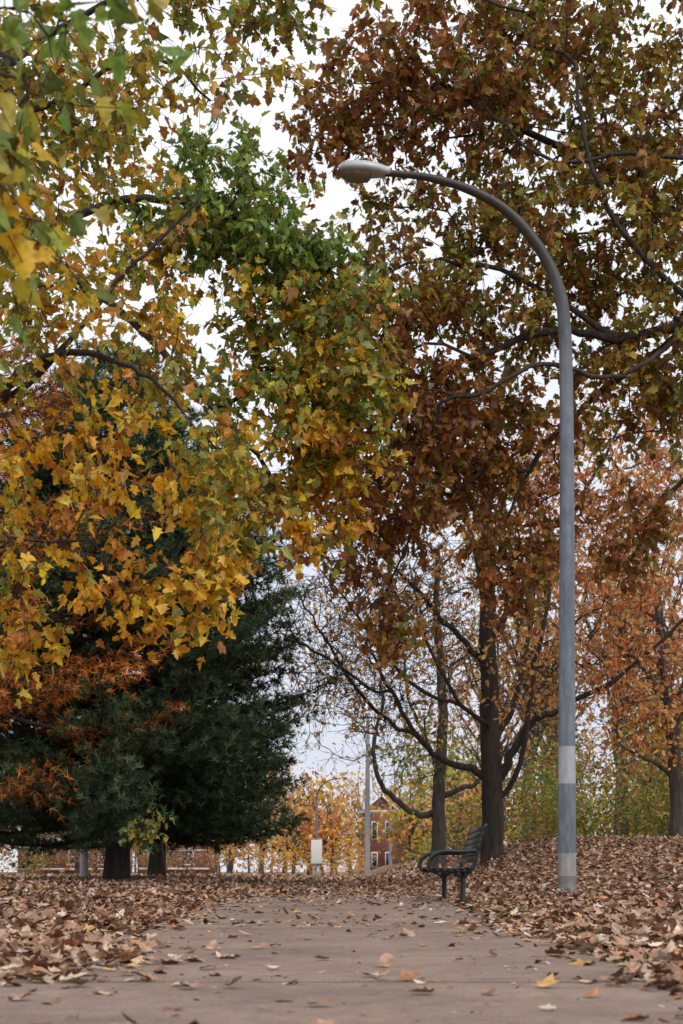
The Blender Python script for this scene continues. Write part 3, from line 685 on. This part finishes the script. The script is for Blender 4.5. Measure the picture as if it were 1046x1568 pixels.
# ------------------------------------------------------------------ buildings
M_brick,nt,b=newmat('red_brick')
br=nt.nodes.new('ShaderNodeTexBrick')
mp=nt.nodes.new('ShaderNodeMapping'); mp.inputs['Rotation'].default_value=(math.radians(90),0,0); nt.links.new(objco(nt),mp.inputs[0]); nt.links.new(mp.outputs[0],br.inputs['Vector'])
br.inputs['Scale'].default_value=4; br.inputs['Color1'].default_value=(.25,.085,.06,1); br.inputs['Color2'].default_value=(.17,.06,.045,1); br.inputs['Mortar'].default_value=(.28,.22,.2,1); br.inputs['Mortar Size'].default_value=.012
nt.links.new(br.outputs[0],b.inputs['Base Color']); b.inputs['Roughness'].default_value=.9
M_glass,nt,b=newmat('window_glass'); b.inputs['Base Color'].default_value=(.03,.04,.05,1); b.inputs['Roughness'].default_value=.08
M_roof=plain('slate_roof',(.07,.07,.08),.8,0,.3,3)
def building(name,x,y,w,dp,h,wins,ww,wh,gable=None,rotz=0,roof=1.6):
    e=empty(name,(x,y,float(terrain(x,y))-.05),(0,0,rotz))
    bx=Boxes(); bx.add((w/2,dp/2,h/2),(w,dp,h)); 
    o=bx.build('walls',M_brick,e)
    ov=.35; V=[(-ov,-ov,h+.3),(w+ov,-ov,h+.3),(w+ov,dp+ov,h+.3),(-ov,dp+ov,h+.3),(min(dp,w)*.45,dp/2,h+.3+roof),(w-min(dp,w)*.45,dp/2,h+.3+roof)]
    L0=[0,1,5,4,1,2,5,2,3,4,5,3,0,4]; mesh_arrays('roof',V,L0,[0,4,7,11],M_roof,parent=e)
    bx=Boxes(); bx.add((w/2,dp/2,h+.15),(w+.6,dp+.6,.28)); bx.add((w/2,-.04,h-.5),(w+.1,.08,.12)); bx.add((w/2,-.04,.5),(w+.1,.08,.15)); 
    gl=Boxes()
    for a,c in wins:
        gl.add((a,-.015,c),(ww-.1,.05,wh-.1))
        bx.add((a,-.05,c+wh/2+.08),(ww+.2,.12,.14)); bx.add((a,-.06,c-wh/2-.05),(ww+.2,.14,.1))
        for s in (-1,1): bx.add((a+s*ww/2,-.035,c),(.08,.09,wh-.002))
        bx.add((a,-.045,c),(ww-.104,.03,.06))
    bx.build('window_trim_and_cornice',M_white,e); gl.build('window_glass',M_glass,e)
    if gable:
        gx,gw,gh=gable
        V=[(gx-gw/2,-.25,0),(gx+gw/2,-.25,0),(gx+gw/2,-.25,h+.35),(gx,-.25,h+gh),(gx-gw/2,-.25,h+.35)]
        V+= [(a,1.5,c) for a,_,c in V]
        L0=[0,1,2,3,4,0,5,6,1,1,6,7,2,2,7,8,3,3,8,9,4,4,9,5,0]
        mesh_arrays('gable_bay',V,L0,[0,5,9,13,17,21],M_brick,parent=e)
        bx=Boxes(); an=math.atan2(gh-.35,gw/2); ln=math.hypot(gh-.35,gw/2)+.35
        for s in (-1,1): bx.add((gx+s*gw/4,-.35,h+.4+(gh-.35)/2),(ln,.3,.2),roty=s*an)
        bx.add((gx,-.33,h+.25),(gw+.3,.2,.16))
        for s in (-1,1):
            bx.add((gx+s*.72,-.30,h*.72),(.66,.1,1.9)); bx.add((gx+s*.72,-.30,h*.24),(.66,.1,1.6))
        bx.build('gable_trim',M_white,e)
        gl=Boxes()
        for s in (-1,1):
            gl.add((gx+s*.72,-.33,h*.72),(.48,.1,1.7)); gl.add((gx+s*.72,-.33,h*.24),(.48,.1,1.4))
        gl.add((gx,-.26,h+gh*.45),(.5,.06,.6)); gl.build('gable_windows',M_glass,e)
    return e
building('brick_building',2.1,150,8.6,10,6.4,[(5.6,4.6),(7.6,4.6),(5.6,1.7),(7.6,1.7)],.8,1.7,(2.1,3.4,1.9))
building('brick_building',-25.5,112,8,7,2.7,[(1.5,1.5),(4.5,1.5),(6.8,1.5)],.9,1.2,roof=1.2)
building('brick_building',-15.5,108,5.5,7,2.4,[(1.3,1.4),(3.8,1.4)],.9,1.1,roof=1.2)

# ------------------------------------------------------------------ light, sky, camera
w=bpy.data.worlds.new('World'); scene.world=w; w.use_nodes=True; nt=w.node_tree; bg=nt.nodes['Background']
sky=nt.nodes.new('ShaderNodeTexSky'); sky.sky_type='NISHITA'; sky.sun_disc=False
EL=math.radians(48); AZ=math.radians(150)
sky.sun_elevation=EL; sky.sun_rotation=AZ
tc=nt.nodes.new('ShaderNodeTexCoord').outputs['Generated']
mp=nt.nodes.new('ShaderNodeMapping'); mp.inputs['Scale'].default_value=(1,1,2.5); nt.links.new(tc,mp.inputs[0])
f=noise(nt,2.2,4,.6,mp.outputs[0],.4)
cl=ramp(nt,f,[(.35,(.80,.83,.91)),(.6,(1,1,1))])
sep=nt.nodes.new('ShaderNodeSeparateXYZ'); nt.links.new(tc,sep.inputs[0])
hz=ramp(nt,sep.outputs['Z'],[(0.0,(.78,.78,.80)),(.25,(.76,.79,.87)),(.42,(1,1.0,1.0))])
cl=mix(nt,1.0,cl,hz,'MULTIPLY')
sc=mix(nt,1.0,cl,(10,10,10.1),'MULTIPLY')
fin=mix(nt,.93,sky.outputs[0],sc)
nt.links.new(fin,bg.inputs['Color']); bg.inputs['Strength'].default_value=.12
sd=bpy.data.lights.new('sun','SUN'); sd.energy=1.4; sd.angle=math.radians(14); sd.color=(1,.91,.78)
so=link(bpy.data.objects.new('sun',sd))
dirv=Vector((math.sin(AZ)*math.cos(EL),math.cos(AZ)*math.cos(EL),math.sin(EL)))
so.rotation_euler=dirv.to_track_quat('Z','Y').to_euler()
cd=bpy.data.cameras.new('camera'); co=link(bpy.data.objects.new('camera',cd))
co.location=(0,0,.45); co.rotation_euler=(math.radians(90),0,0)
cd.sensor_fit='VERTICAL'; cd.sensor_height=36; cd.lens=50; cd.shift_y=.3514; cd.clip_end=6000; cd.clip_start=.05
cd.dof.use_dof=True; cd.dof.focus_distance=16; cd.dof.aperture_fstop=4
scene.camera=co
print(cnt)
